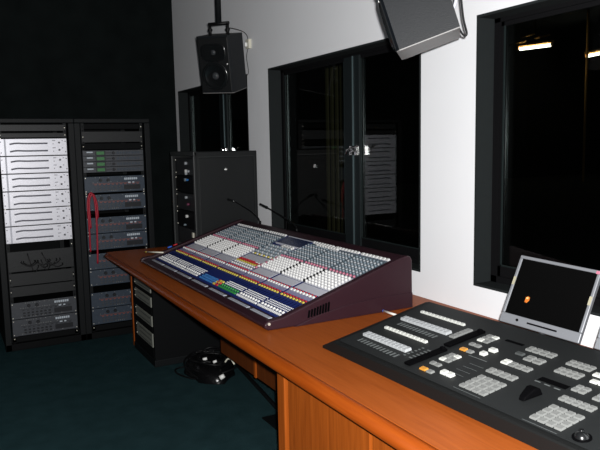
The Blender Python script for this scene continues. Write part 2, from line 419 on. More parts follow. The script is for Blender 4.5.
def panel(m, cx, z0, z1, mt, d=0.008, w=0.483):
    m.box((cx - w/2, RY - d, z0 + 0.001), (cx + w/2, RY - 0.0005, z1 - 0.001), mt)
def screws(t, cx, z0, z1, mt='screw'):
    m = MB()
    for s in (-1, 1):
        for z in ((z0 + 0.012, z1 - 0.012) if z1 - z0 > 0.06 else ((z0 + z1) / 2,)):
            m.cyl((cx + s * 0.2325, RY - 0.013, z), (cx + s * 0.2325, RY - 0.008, z), 0.004, 0.004, mt, 6)
    return m.build('mounting_screws', t)

# six silver amplifiers
AH = 0.1333
ordw = ['topmost', 'second from the top', 'third from the top', 'fourth from the top', 'fifth from the top', 'bottom one']
def amp():
    z1 = 1.629; z0 = z1 - AH + 0.004
    t = thing('power_amplifier', '', 'amplifier', (LX, RY, z0), 'silver amplifiers in the left rack')
    m = MB(); m.box((LX - 0.21, RY + 0.005, z0 + 0.004), (LX + 0.21, RY + 0.40, z1 - 0.004), 'rack_steel'); m.build('chassis', t)
    m = MB(); panel(m, LX, z0, z1, 'amp_silver', 0.012); m.build('front_panel', t, 0.002)
    m = MB(); m.box((LX - 0.208, RY - 0.016, z0 + 0.003), (LX - 0.196, RY - 0.012, z1 - 0.003), 'panel_grey'); m.build('edge_strip', t)
    for zz in (z0 + 0.036, z0 + 0.092):
        m = MB(); m.tube([(LX - 0.17, RY - 0.013, zz - 0.004), (LX - 0.12, RY - 0.013, zz + 0.003), (LX - 0.05, RY - 0.013, zz), (LX + 0.10, RY - 0.013, zz)], 0.0062, 'amp_slot', 6, 4)
        m.build('vent_slot', t)
    for zz in (z0 + 0.04, z0 + 0.096):
        MB().cyl((LX + 0.185, RY - 0.026, zz), (LX + 0.185, RY - 0.012, zz), 0.007, 0.008, 'amp_knob', 10).build('gain_knob', t)
        m = MB()
        m.box((LX + 0.135, RY - 0.0135, zz + 0.014), (LX + 0.158, RY - 0.0121, zz + 0.019), 'amp_slot')
        m.box((LX + 0.137, RY - 0.0135, zz - 0.012), (LX + 0.144, RY - 0.0121, zz - 0.006), 'amp_slot')
        m.box((LX + 0.205, RY - 0.0135, zz + 0.012), (LX + 0.213, RY - 0.0121, zz + 0.018), 'amp_slot')
        m.build('panel_marking', t)
    m = MB()
    for s in (-1, 1):
        for zz in (z0 + 0.025, z0 + 0.105): m.cyl((LX + s * 0.231, RY - 0.016, zz), (LX + s * 0.231, RY - 0.012, zz), 0.0045, 0.0045, 'amp_knob', 8)
    m.build('mounting_screws', t)
    return t
a0 = amp()
for k in range(6):
    a = a0 if k == 0 else copy_tree(a0)
    a.location = a0.location.copy() if k == 0 else Vector((LX, RY, 1.629 - AH + 0.004 - k * AH))
    a['label'] = 'silver amplifier in the left rack, %s of the six' % ordw[k]

def blank(cx, z0, z1, label, mt='rack_panel'):
    m = MB(); panel(m, cx, z0, z1, mt, 0.006)
    for s in (-1, 1):
        m.cyl((cx + s * 0.2325, RY - 0.009, (z0+z1)/2), (cx + s * 0.2325, RY - 0.006, (z0+z1)/2), 0.0045, 0.0045, 'screw', 6)
    return one(m, 'blanking_panel', label, 'panel', 'blank rack panels', 0.0015)
blank(LX, 1.685, 1.735, 'dark grey blank panel at the very top of the left rack')
blank(LX, 1.636, 1.672, 'dark blank panel just above the topmost silver amplifier')
blank(LX, 0.50, 0.60, 'black blank panel in the left rack just below the cabled patchbay', 'rack_panel')
blank(LX, 0.415, 0.495, 'black blank panel in the left rack just above the grey units', 'rack_panel')
blank(RX, 1.592, 1.680, 'dark grey blank panel near the top of the right rack')
blank(RX, 1.535, 1.585, 'narrow dark blank panel above the green displays in the right rack', 'rack_black')

# cabled patch panel
pp = thing('patchbay', 'black patchbay with tangled black leads in the left rack', 'patchbay', (LX, RY, 0.61))
m = MB(); panel(m, LX, 0.61, 0.77, 'rack_panel', 0.008); m.build('front_panel', pp, 0.002)
m = MB()
for k in range(16):
    for zz in (0.745, 0.69, 0.65): m.cyl((LX - 0.19 + k * 0.0253, RY - 0.013, zz), (LX - 0.19 + k * 0.0253, RY - 0.008, zz), 0.006, 0.006, 'rack_panel', 8)
m.build('jack_sockets', pp)
for k in range(9):
    xa = LX + random.uniform(-0.15, 0.05); xb = xa + random.uniform(0.04, 0.12); za = random.choice((0.745, 0.69)); zb = random.choice((0.69, 0.65))
    lo = min(za, zb) - random.uniform(0.01, 0.05)
    MB().tube([(xa, RY - 0.012, za), (xa, RY - 0.035, za - 0.01), ((xa+xb)/2, RY - 0.05, lo), (xb, RY - 0.035, zb - 0.01), (xb, RY - 0.012, zb)], 0.004, 'black_cable', 6, 5).build('patch_lead', pp)

# green display units
def proc():
    z0 = 1.486
    t = thing('digital_processor', '', 'audio processor', (RX, RY, z0), 'slim units with green displays in the right rack')
    m = MB(); panel(m, RX, z0, z0 + 0.0432, 'unit_grey', 0.01); m.box((RX - 0.21, RY + 0.001, z0 + 0.003), (RX + 0.21, RY + 0.3, z0 + 0.040), 'rack_steel'); m.build('front_panel', t, 0.001)
    MB().box((RX - 0.135, RY - 0.012, z0 + 0.009), (RX - 0.075, RY - 0.010, z0 + 0.034), 'lcd_green').build('display', t)
    m = MB(); m.box((RX - 0.212, RY - 0.0115, z0 + 0.024), (RX - 0.165, RY - 0.010, z0 + 0.034), 'unit_text')
    m.box((RX - 0.06, RY - 0.0115, z0 + 0.02), (RX - 0.02, RY - 0.010, z0 + 0.024), 'unit_dark').box((RX - 0.145, RY - 0.0112, z0 + 0.005), (RX - 0.065, RY - 0.0101, z0 + 0.038), 'unit_dark'); m.build('panel_marking', t)
    MB().cyl((RX - 0.002, RY - 0.022, z0 + 0.021), (RX - 0.002, RY - 0.010, z0 + 0.021), 0.011, 0.012, 'unit_dark', 12).build('data_knob', t)
    for k in range(8): MB().box((RX + 0.025 + k * 0.024, RY - 0.013, z0 + 0.012), (RX + 0.041 + k * 0.024, RY - 0.010, z0 + 0.030), 'unit_blue').build('push_button', t)
    return t
p0 = proc(); z00 = p0.location.z
for k in range(4):
    p = p0 if k == 0 else copy_tree(p0)
    p.location = (RX, RY, z00 - k * 0.0445)
    p['label'] = 'slim grey rack unit with small green display, %s of four' % ['top one', 'second from top', 'third from top', 'bottom one'][k]

# grey-blue three-high units
def unit(cx, z0, body, h=0.131):
    t = thing('audio_interface', '', 'rack unit', (cx, RY, z0), 'grey-blue rack units')
    z1 = z0 + h
    m = MB(); panel(m, cx, z0, z1, body, 0.012); m.box((cx - 0.21, RY + 0.001, z0 + 0.004), (cx + 0.21, RY + 0.35, z1 - 0.004), 'rack_steel'); m.build('front_panel', t, 0.002)
    for xx in (-0.115, -0.055): MB().cyl((cx + xx, RY - 0.024, z1 - 0.032), (cx + xx, RY - 0.012, z1 - 0.032), 0.013, 0.014, 'unit_dark', 14).build('rotary_knob', t)
    m = MB()
    for k in range(11): m.box((cx - 0.165 + k * 0.034, RY - 0.0135, z0 + 0.062), (cx - 0.147 + k * 0.034, RY - 0.012, z0 + 0.067), 'unit_orange' if body == 'unit_blue' else 'unit_dark')
    m.box((cx - 0.18, RY - 0.0131, z0 + 0.072), (cx + 0.20, RY - 0.012, z0 + 0.0745), 'unit_orange' if body == 'unit_blue' else 'unit_dark')
    m.build('orange_marking', t)
    m = MB(); x = cx + 0.075
    for wd in (0.012, 0.010, 0.014, 0.012, 0.013, 0.012, 0.012):
        m.box((x, RY - 0.0135, z1 - 0.034), (x + wd, RY - 0.012, z1 - 0.017), 'unit_text'); x += wd + 0.0035
    m.build('maker_lettering', t)
    for r_ in range(2):
        for k in range(7):
            MB().box((cx - 0.16 + k * 0.031, RY - 0.016, z0 + 0.016 + r_ * 0.022), (cx - 0.142 + k * 0.031, RY - 0.012, z0 + 0.029 + r_ * 0.022), 'unit_grey' if body == 'unit_blue' else 'unit_dark').build('push_button', t)
    MB().box((cx + 0.07, RY - 0.014, z0 + 0.018), (cx + 0.205, RY - 0.012, z0 + 0.056), 'unit_dark').build('display_window', t)
    m = MB(); m.box((cx + 0.105, RY - 0.0155, z0 + 0.070), (cx + 0.125, RY - 0.0132, z0 + 0.080), 'unit_text').box((cx + 0.14, RY - 0.0155, z0 + 0.07), (cx + 0.155, RY - 0.0132, z0 + 0.080), 'unit_text'); m.build('indicator', t)
    m = MB()
    rnd = random.Random(int(z0 * 1000))
    for r_ in (0, 2, 3):
        for k in range(20):
            if rnd.random() < 0.5:
                xx = cx - 0.195 + k * 0.0175; zz = z0 + 0.012 + (0, 0.022, 0.07, 0.108)[r_]
                m.box((xx, RY - 0.0133, zz), (xx + rnd.uniform(0.004, 0.010), RY - 0.012, zz + 0.004), 'key_grey')
    m.build('panel_marking', t)
    screws(t, cx, z0, z1)
    return t
ul = [(RX, 1.190, 'first below the green displays'), (RX, 1.045, 'second below the green displays'), (RX, 0.860, 'third below the green displays'),
      (RX, 0.726, 'fourth below the green displays'), (RX, 0.566, 'fifth below the green displays, behind the desk corner'), (RX, 0.432, 'sixth below the green displays'),
      (RX, 0.244, 'last but one at the bottom'), (RX, 0.110, 'at the very bottom')]
ub = unit(RX, 1.190, 'unit_blue')
for k, (cx, z, d) in enumerate(ul):
    u = ub if k == 0 else copy_tree(ub)
    u.location = (cx, RY, z); u['label'] = 'grey-blue rack unit of the right rack, %s' % d
ug = unit(LX, 0.240, 'unit_grey'); ug['group'] = 'grey units low in the left rack'; ug['label'] = 'grey rack unit at the foot of the left rack, upper of two'
u = copy_tree(ug); u.location = (LX, RY, 0.106); u['label'] = 'grey rack unit at the foot of the left rack, lower of two'

# red cable loops
for k, (dx, b) in enumerate(((0, 0.72), (0.012, 0.98))):
    x = 1.012 + dx
    m = MB(); m.tube([(x + 0.055, RY - 0.03, 0.62 if k == 0 else b), (x + 0.062, RY - 0.045, 0.9 if k == 0 else b + .03), (x + 0.056, RY - 0.05, 1.12), (x + 0.028, RY - 0.055, 1.195 - k*.012), (x, RY - 0.05, 1.12), (x + 0.002, RY - 0.045, 0.92), (x + 0.004, RY - 0.03, b)], 0.0075, 'red_cable', 8, 8)
    one(m, 'patch_cable', ['long red cable looped down the left side of the right rack', 'short red cable loop inside the longer red loop on the right rack'][k], 'cable', 'red cables')

# ================================================================ DESKTOP RACK CASE by the window wall
cx0, cx1, cy0, cy1, cz0, cz1 = 1.622, 2.122, 4.555, 5.095, DZ + 0.002, 1.506
t = thing('rack_case', 'black rack case standing on the far end of the desk by the far window', 'rack case', ((cx0+cx1)/2, (cy0+cy1)/2, cz0))
m = MB(); th = 0.018
m.box((cx0, cy0, cz0), (cx1, cy0 + th, cz1), 'case_black').box((cx0, cy1 - th, cz0), (cx1, cy1, cz1), 'case_black')
m.box((cx0, cy0 + th, cz1 - th), (cx1, cy1 - th, cz1), 'case_black').box((cx0, cy0 + th, cz0), (cx1, cy1 - th, cz0 + th), 'case_black').box((cx1 - th, cy0 + th, cz0 + th), (cx1, cy1 - th, cz1 - th), 'case_black')
m.build('case_body', t, 0.006)
m = MB()
m.box((cx0 + 0.03, cy0 - 0.006, cz0 + 0.02), (cx1 - 0.03, cy0 + 0.001, cz1 - 0.045), 'case_black'); m.build('side_door', t, 0.004)
m = MB(); m.box((cx0 + 0.022, cy0 - 0.004, cz1 - 0.042), (cx1 - 0.022, cy0 + 0.001, cz1 - 0.036), 'case_edge').box((cx0 + 0.022, cy0 - 0.004, cz0 + 0.01), (cx0 + 0.027, cy0 + 0.001, cz1 - 0.04), 'case_edge').box((cx1 - 0.027, cy0 - 0.004, cz0 + 0.01), (cx1 - 0.022, cy0 + 0.001, cz1 - 0.04), 'case_edge'); m.build('door_edging', t)
m = MB(); m.cyl((1.86, cy0 - 0.012, 1.372), (1.86, cy0 - 0.006, 1.372), 0.013, 0.012, 'chrome', 16).box((1.852, cy0 - 0.014, 1.368), (1.868, cy0 - 0.011, 1.376), 'white_plastic'); m.build('door_lock', t)
m = MB(); m.box((cx0 - 0.006, cy0, cz1 - 0.03), (cx0 + 0.02, cy1, cz1 + 0.004), 'case_edge').box((cx0 - 0.006, cy0, cz0 + 0.0), (cx0 + 0.01, cy0 + 0.03, cz1 - 0.03), 'case_edge').box((cx0 - 0.006, cy1 - 0.03, cz0), (cx0 + 0.01, cy1, cz1 - 0.03), 'case_edge'); m.build('front_edging', t, 0.004)
def case_unit(z0, h, mt, dots, label):
    q = thing('rack_device', label, 'rack unit', (cx0 + 0.02, (cy0+cy1)/2, z0), 'devices in the desktop rack case')
    yc = (cy0 + cy1) / 2
    MB().box((cx0 + 0.022, yc - 0.235, z0), (cx0 + 0.30, yc + 0.235, z0 + h - 0.004), mt).build('front_panel', q, 0.002)
    for (dy, dz, r_, c) in dots: MB().cyl((cx0 + 0.004, yc + dy, z0 + dz), (cx0 + 0.022, yc + dy, z0 + dz), r_, r_, c, 10).build('control_knob', q)
    m = MB()
    for dz in (0.015, h - 0.02): m.cyl((cx0 + 0.016, yc + 0.22, z0 + dz), (cx0 + 0.022, yc + 0.22, z0 + dz), 0.005, 0.005, 'screw', 6)
    m.build('mounting_screws', q)
case_unit(1.33, 0.133, 'rack_panel', [(-0.04, 0.09, 0.012, 'knob_grey'), (-0.04, 0.03, 0.014, 'knob_white'), (-0.09, 0.03, 0.01, 'knob_grey'), (-0.04, 0.0 + 0.01, 0.008, 'knob_grey')], 'black device with pale knobs, topmost in the desktop rack case')
case_unit(1.195, 0.133, 'rack_black', [(-0.02, 0.10, 0.012, 'knob_teal'), (-0.06, 0.10, 0.008, 'cap_blue')], 'black device, second from the top in the desktop rack case')
case_unit(1.06, 0.133, 'rack_panel', [(-0.02, 0.1, 0.011, 'knob_grey'), (-0.06, 0.05, 0.010, 'cap_magenta')], 'black device, middle one in the desktop rack case')
case_unit(0.925, 0.133, 'rack_black', [(-0.02, 0.09, 0.012, 'knob_white'), (0.03, 0.02, 0.008, 'knob_teal')], 'black device, second from the bottom in the desktop rack case')
q = thing('rack_device', 'black device with two small cream sockets, bottom one in the desktop rack case', 'rack unit', (cx0 + 0.02, 4.82, 0.79), 'devices in the desktop rack case')
MB().box((cx0 + 0.022, 4.59, 0.79), (cx0 + 0.3, 5.06, 0.92), 'rack_panel').build('front_panel', q, 0.002)
for yy in (4.655, 4.70): MB().box((cx0 + 0.016, yy - 0.016, 0.86), (cx0 + 0.022, yy + 0.016, 0.90), 'cream_plastic').build('socket', q, 0.002)
MB().box((cx0 + 0.016, 4.65, 0.82), (cx0 + 0.022, 4.72, 0.828), 'cream_plastic').build('label_strip', q)

# ================================================================ RACK UNDER THE DESK
ux0, ux1, uy0, uy1, uz1 = 1.235, 1.735, 4.432, 4.985, 0.66
t = thing('low_rack', 'low black rack cabinet under the far end of the desk', 'rack', (1.48, 4.7, 0))
m = MB()
m.box((ux0, uy0, 0.03), (ux1, uy0 + 0.03, uz1), 'rack_black').box((ux0, uy1 - 0.03, 0.03), (ux1, uy1, uz1), 'rack_black')
m.box((ux0, uy0 + 0.03, uz1 - 0.02), (ux1, uy1 - 0.03, uz1), 'rack_black').box((ux1 - 0.02, uy0 + 0.03, 0.03), (ux1, uy1 - 0.03, uz1 - 0.02), 'rack_black')
m.build('cabinet_body', t, 0.003)
MB().box((ux0 - 0.006, uy0 - 0.006, 0), (ux1, uy1, 0.05), 'rack_steel').build('plinth', t, 0.004)
for yy in (uy0 + 0.03, uy1 - 0.05): MB().box((ux0 + 0.004, yy, 0.05), (ux0 + 0.02, yy + 0.02, uz1 - 0.02), 'rack_black').build('rack_rail', t)
for z0, z1 in ((0.052, 0.133), (0.237, 0.283), (0.364, 0.423), (0.499, 0.526)): MB().box((ux0 - 0.002, uy0 + 0.03, z0), (ux0 + 0.02, uy1 - 0.03, z1), 'rack_black').build('filler_panel', t)
dn = ['topmost', 'second from top', 'third from top', 'bottom one']
for k, (z0, z1) in enumerate(((0.528, 0.60), (0.425, 0.497), (0.285, 0.362), (0.135, 0.235))):
    q = thing('transmitter_unit', 'pale grey unit in the low rack under the desk, %s of four' % dn[k], 'rack unit', (ux0, 4.7, z0), 'pale units in the low rack')
    MB().box((ux0 - 0.006, 4.465, z0), (ux0 + 0.25, 4.885, z1), 'unit_pale').build('front_panel', q, 0.003)
    m = MB(); n = max(1, int((z1 - z0) / 0.03))
    for j in range(n):
        zz = z0 + (j + 0.5) * (z1 - z0) / n
        m.box((ux0 - 0.008, 4.49, zz - 0.004), (ux0 - 0.006, 4.80, zz + 0.002), 'key_dark')
    m.build('vent_slots', q)
    m = MB()
    for zz in (z0 + 0.015, z1 - 0.015): m.cyl((ux0 - 0.010, 4.875, zz), (ux0 - 0.006, 4.875, zz), 0.005, 0.005, 'screw', 6)
    m.build('mounting_screws', q)

# tubes on the carpet, floor plate
one(MB().tube([(1.735, 4.16, 0.014), (1.69, 3.8, 0.014), (1.60, 3.1, 0.014)], 0.013, 'black_cable', 10, 3), 'floor_tube', 'thick black tube on the carpet under the desk, the one nearer the room', 'tube', 'black floor tubes')
one(MB().tube([(1.77, 4.2, 0.013), (1.775, 3.85, 0.013), (1.715, 3.1, 0.013)], 0.012, 'black_cable', 10, 3), 'floor_tube', 'thick black tube on the carpet under the desk, the one nearer the wooden panel', 'tube', 'black floor tubes')
one(MB().box((1.50, 3.05, 0.0), (1.62, 3.25, 0.008), 'rack_black'), 'floor_plate', 'flat dark plate on the carpet beside the desk cabinet', 'floor plate', bevel=0.003)

# coiled cables in a heap
t = thing('cable_bundle', 'heap of coiled black cables and plastic on the carpet under the desk', 'cables', (1.5, 4.12, 0))
m = MB()
vs = []; n = 20; rings = 9
for j in range(rings + 1):
    ph = j / rings * math.pi / 2
    for i in range(n):
        a = 2 * math.pi * i / n
        rr = 0.19 * (1 + 0.10 * math.sin(3*a + 1) + 0.07 * math.sin(7*a + 2*ph)) * math.cos(ph) ** 0.7
        vs.append((1.52 + rr * 0.85 * math.cos(a), 4.11 + rr * 1.2 * math.sin(a), 0.005 + 0.11 * math.sin(ph) * (1 + 0.12 * math.sin(5*a + 4*ph))))
fs = [(j*n+i, j*n+(i+1) % n, (j+1)*n+(i+1) % n, (j+1)*n+i) for j in range(rings) for i in range(n)]
m.add(vs, fs, 'bag_black', True); m.build('plastic_wrap', t)
for k in range(12):
    a0 = random.uniform(0, 6.28); rx = random.uniform(0.10, 0.19); ry = random.uniform(0.13, 0.23); zc = random.uniform(0.03, 0.125); tl = random.uniform(-0.25, 0.25); tm = random.uniform(-0.2, 0.2)
    cxk = 1.51 + random.uniform(-0.02, 0.03); cyk = 4.11 + random.uniform(-0.03, 0.03); s = 1 - 0.5 * (zc / 0.14) ** 2
    pts = [(cxk + rx * s * math.cos(a0 + q * 0.57), cyk + ry * s * math.sin(a0 + q * 0.57), max(0.008, zc + tl * rx * math.cos(a0 + q * .57) + tm * ry * math.sin(a0 + q*.57))) for q in range(11)]
    MB().tube(pts, 0.0065, 'black_cable', 6, 4).build('cable', t)
MB().tube([(1.42, 4.32, 0.008), (1.34, 4.30, 0.008), (1.32, 4.20, 0.008), (1.38, 4.05, 0.008), (1.50, 3.93, 0.008), (1.58, 3.97, 0.02)], 0.006, 'black_cable', 6, 5).build('cable', t)
for p, q, r_ in (((1.45, 4.05, 0.128), (1.475, 4.04, 0.134), 0.011), ((1.50, 3.99, 0.118), (1.52, 3.98, 0.126), 0.010), ((1.50, 3.875, 0.045), (1.525, 3.865, 0.06), 0.017)):
    MB().cyl(p, q, r_, r_ * 0.8, 'white_plastic', 10).build('plug', t)
MB().tube([(1.56, 3.93, 0.125), (1.57, 3.91, 0.15), (1.585, 3.885, 0.152), (1.60, 3.87, 0.12)], 0.006, 'cream_plastic', 6, 4).build('cable_tie', t)

# ================================================================ MIXING CONSOLE
con = thing('mixing_console', 'large plum-coloured audio mixing console covered in white and coloured knobs, on the desk', 'mixing console', (1.59, 3.47, DZ))
SL = 0.311; NL = math.sqrt(1 + SL * SL)
N = Vector((-SL / NL, 0, 1 / NL)); TX = Vector((1 / NL, 0, SL / NL)); TY = Vector((0, 1, 0))
def cz(x): return 0.787 + SL * (x - 1.245)
def C(x, y, h=0.0): return Vector((x, y, cz(x))) + N * h
CY0, CY1 = 2.503, 4.42
prof = [(1.178, 0.755), (1.171, 0.765), (1.176, 0.775), (1.208, 0.786), (1.245, 0.785), (1.87, 0.977), (1.93, 0.997), (1.955, 0.995), (1.97, 0.98), (1.975, 0.77), (1.96, 0.753), (1.20, 0.753)]
MB().prism(prof, 'Y', CY0, CY1, 'plum').build('body', con, 0.003)
ck = [(1.185, 0.751), (1.166, 0.762), (1.165, 0.780), (1.182, 0.793), (1.25, 0.800), (1.87, 0.992), (1.925, 1.004), (1.945, 1.0), (1.955, 0.98), (1.958, 0.79), (1.952, 0.7505)]
for y0, y1 in ((2.467, 2.503), (CY1, 4.456)):
    o = MB().prism(ck, 'Y', y0, y1, 'plum').build('end_cheek', con, 0.007, seg=3)
    o['label'] = 'plum-coloured console end'
m = MB(); m.prism([(1.30, 0.7505), (1.44, 0.790), (1.58, 0.812), (1.74, 0.824), (1.954, 0.824), (1.954, 0.7505)], 'Y', 2.461, 2.468, 'plum'); m.build('base_flare', con, 0.003)
m = MB()
for k in range(8): m.prism([(1.375 + k*.0145, 0.782 + k*.002), (1.381 + k*.0145, 0.782 + k*.002), (1.386 + k*.0145, 0.814 + k*.0035), (1.380 + k*.0145, 0.814 + k*.0035)], 'Y', 2.4595, 2.4672, 'slot_black')
m.build('side_vent', con)
MB().cyl((1.185, 2.462, 0.781), (1.185, 2.468, 0.781), 0.006, 0.007, 'screw', 10).build('cheek_screw', con)

mods = [(2.514, 2.754), (2.770, 3.002), (3.018, 3.250), (3.582, 3.820), (3.836, 4.074), (4.090, 4.334)]
def patch(m, x0, x1, y0, y1, mt, h=0.0015, t=0.002):
    c = C((x0+x1)/2, (y0+y1)/2, h)
    m.obox(c, TX * ((x1-x0)/2 * NL), TY * ((y1-y0)/2), N * (t / 2), mt)
base = MB(); patch(base, 1.247, 1.868, CY0 + 0.004, 4.36, 'navy', 0.0006, 0.0014); base.build('control_surface', con)
knobs, buttons, faders = [], [], []       # (pos, spec)
def knob(x, y, r_, h, mt, top=None): knobs.append((x, y, r_, h, mt, top))
def btn(x, y, a, b, h, mt): buttons.append((x, y, a, b, h, mt))
for mi_, (y0, y1) in enumerate(mods):
    m = MB(); p = (y1 - y0) / 8
    patch(m, 1.397, 1.408, y0 + 0.003, y1 - 0.003, 'cap_magenta')
    patch(m, 1.411, 1.434, y0 + 0.003, y1 - 0.003, 'lavender')
    patch(m, 1.463, 1.512, y0 + 0.004, y1 - 0.004, 'panel_grey', 0.0017, 0.0018)
    patch(m, 1.516, 1.652, y0 + 0.002, y1 - 0.002, 'panel_grey')
    patch(m, 1.654, 1.846, y0 - 0.007, y1 + 0.007, 'panel_teal')
    for k in range(8):
        yy = y0 + (k + 0.5) * p
        m.obox(C(1.352, yy, 0.002), TX * 0.019, TY * 0.0012, N * 0.0006, 'slot_black')
    m.build('channel_module', con)
    for k in range(8):
        yy = y0 + (k + 0.5) * p
        for j in range(7): knob(1.527 + j * 0.0187, yy, 0.0078, 0.013, 'knob_white', 'knob_white')
        knob(1.664, yy, 0.0075, 0.010, 'knob_pink')
        for j in range(9):
            knob(1.683 + j * 0.0172, yy, 0.0064, 0.010, ('knob_teal', 'knob_grey')[(j * 3 + mi_) % 2], 'key_dark' if j % 3 == 1 else None)
        btn(1.857, yy, 0.008, 0.0105, 0.009, 'knob_white')
        btn(1.388, yy, 0.005, 0.0070, 0.006, 'cap_yellow')
        btn(1.402, yy, 0.0035, 0.007, 0.005, 'cap_red')
        btn(1.441, yy, 0.006, 0.0085, 0.008, 'knob_white')
        btn(1.454, yy, 0.003, 0.006, 0.005, 'cap_red')
        cc = 'knob_white' if not (3.0 < yy < 3.58) else 'cap_green'
        faders.append((1.286, yy, cc))
        for j in range(3):
            for q in (-1, 1): btn(1.305 + j * 0.0125, yy + q * p / 4 + (p / 8 if j % 2 else -p / 8), 0.0030, 0.0029, 0.003, 'knob_white')
    for k in range(16):
        btn(1.268, y0 + (k + 0.5) * p / 2, 0.0055, 0.0055, 0.006, 'knob_white' if not (3.0 < y0 + k * p / 2 < 3.58) else 'cap_green')
# master section
my0, my1 = 3.262, 3.574
m = MB()
patch(m, 1.397, 1.408, my0, my1, 'cap_magenta'); patch(m, 1.411, 1.485, my0, my1, 'lavender')
patch(m, 1.545, 1.60, my0 + 0.02, my1 - 0.01, 'panel_grey', 0.0017, 0.0018); patch(m, 1.605, 1.745, my0 + 0.01, my1 - 0.01, 'strip_grey')
patch(m, 1.49, 1.54, my0 + 0.02, my1 - 0.01, 'strip_grey')
m.build('master_module', con)
m = MB(); patch(m, 1.765, 1.85, 3.236, 3.530, 'navy_screen', 0.006, 0.008); m.build('display_screen', con, 0.002)
m = MB(); patch(m, 1.76, 1.765, 3.230, 3.537, 'panel_grey', 0.006, 0.01); patch(m, 1.85, 1.856, 3.230, 3.537, 'panel_grey', 0.006, 0.01); m.build('display_frame', con)
for k in range(10):
    yy = my0 + 0.02 + k * 0.0295
    btn(1.388, yy, 0.006, 0.010, 0.006, 'cap_yellow')
    btn(1.440, yy, 0.005, 0.0095, 0.007, 'knob_white'); btn(1.455, yy, 0.004, 0.008, 0.006, 'cap_red'); btn(1.475, yy, 0.005, 0.009, 0.007, 'knob_white')
    btn(1.496, yy, 0.006, 0.011, 0.007, 'knob_white'); btn(1.511, yy, 0.006, 0.012, 0.007, 'cap_yellow'); btn(1.526, yy, 0.006, 0.012, 0.007, 'cap_red'); btn(1.537, yy, 0.004, 0.010, 0.006, 'cap_red' if k > 2 else 'knob_white')
    btn(1.613, yy, 0.005, 0.009, 0.007, 'cap_yellow' if k % 2 == 0 else 'knob_white')
    for j in range(4): knob(1.635 + j * 0.029, yy, 0.0105 if k % 2 == 0 else 0.008, 0.014, 'knob_teal' if (j + k) % 2 else 'knob_grey')
for k in range(8):
    btn(1.735 + (k % 2) * 0.014, 3.30 + (k // 2) * 0.035, 0.006, 0.014, 0.012, 'knob_white')
for k in range(11):
    btn(1.50 + k * 0.016, my0 + 0.002, 0.006, 0.008, 0.010, 'knob_white' if k % 2 else 'knob_pink')
for k in range(12):
    yy = 3.335 + k * 0.018
    faders.append((1.286, yy, 'cap_blue')); btn(1.268, yy, 0.0055, 0.007, 0.006, 'cap_blue'); btn(1.303, yy, 0.0055, 0.007, 0.006, 'cap_blue')
for k in range(4):
    yy = 3.268 + k * 0.017
    faders.append((1.288, yy, 'cap_yellow' if k % 2 else 'cap_red')); btn(1.268, yy, 0.006, 0.007, 0.007, 'cap_red' if k < 2 else 'cap_yellow'); btn(1.304, yy, 0.006, 0.007, 0.007, 'cap_yellow' if k < 3 else 'cap_red')
for k in range(8):     # second pale row beside the display
    btn(1.838, 2.96 + k * 0.029, 0.007, 0.011, 0.013, 'knob_white')
for y in (2.762, 3.010, 3.828, 4.082):
    for j in range(7):
        m = MB(); m.obox(C(1.527 + j * 0.0187, y, 0.007), TX * 0.006, TY * 0.0045, N * 0.006, 'slot_black', 0.8); m.build('module_clip', con)
CP = Vector((0, 0, H))
def put_knob(m, s):
    x, y, r_, h, mt, top = s; b = C(x, y, 0.002); m.cyl(b, b + N * h, r_, r_ * 0.82, mt, 8)
    if top: m.cyl(b + N * h, b + N * (h + 0.0012), r_ * 0.5, r_ * 0.45, top, 6)
def put_btn(m, s):
    x, y, a, b, h, mt = s; m.obox(C(x, y, 0.002 + h / 2), TX * a, TY * b, N * (h / 2), mt, 0.85)
for lst, put, nm, lab in ((knobs, put_knob, 'rotary_knob', 'dense rows of smaller-looking rotary knobs'), (buttons, put_btn, 'push_button', 'dense rows of small coloured push buttons')):
    lst.sort(key=lambda s: (C(s[0], s[1]) - CP).length)
    for s in lst[:100]:
        m = MB(); put(m, s); m.build(nm, con)
    m = MB()
    for s in lst[100:]: put(m, s)
    o = m.build(nm + 's', con); o['kind'] = 'stuff'
for x, y, mt in faders:
    m = MB(); c = C(x, y, 0.006)
    m.obox(c, TX * 0.0065, TY * 0.0068, N * 0.004, mt, 0.75).obox(C(x, y, 0.0105), TX * 0.001, TY * 0.0045, N * 0.0006, 'slot_black')
    m.build('fader_cap', con)
for y0, y1 in ((2.53, 2.725), (2.765, 2.995), (3.05, 3.26), (3.315, 3.53), (3.58, 3.80), (3.84, 4.06), (4.10, 4.33)):
    MB().obox((1.223, (y0+y1)/2, 0.7875), (0.0095, 0, 0), (0, (y1-y0)/2, 0), (0, 0, 0.002), 'label_grey').build('label_strip', con, 0.001)

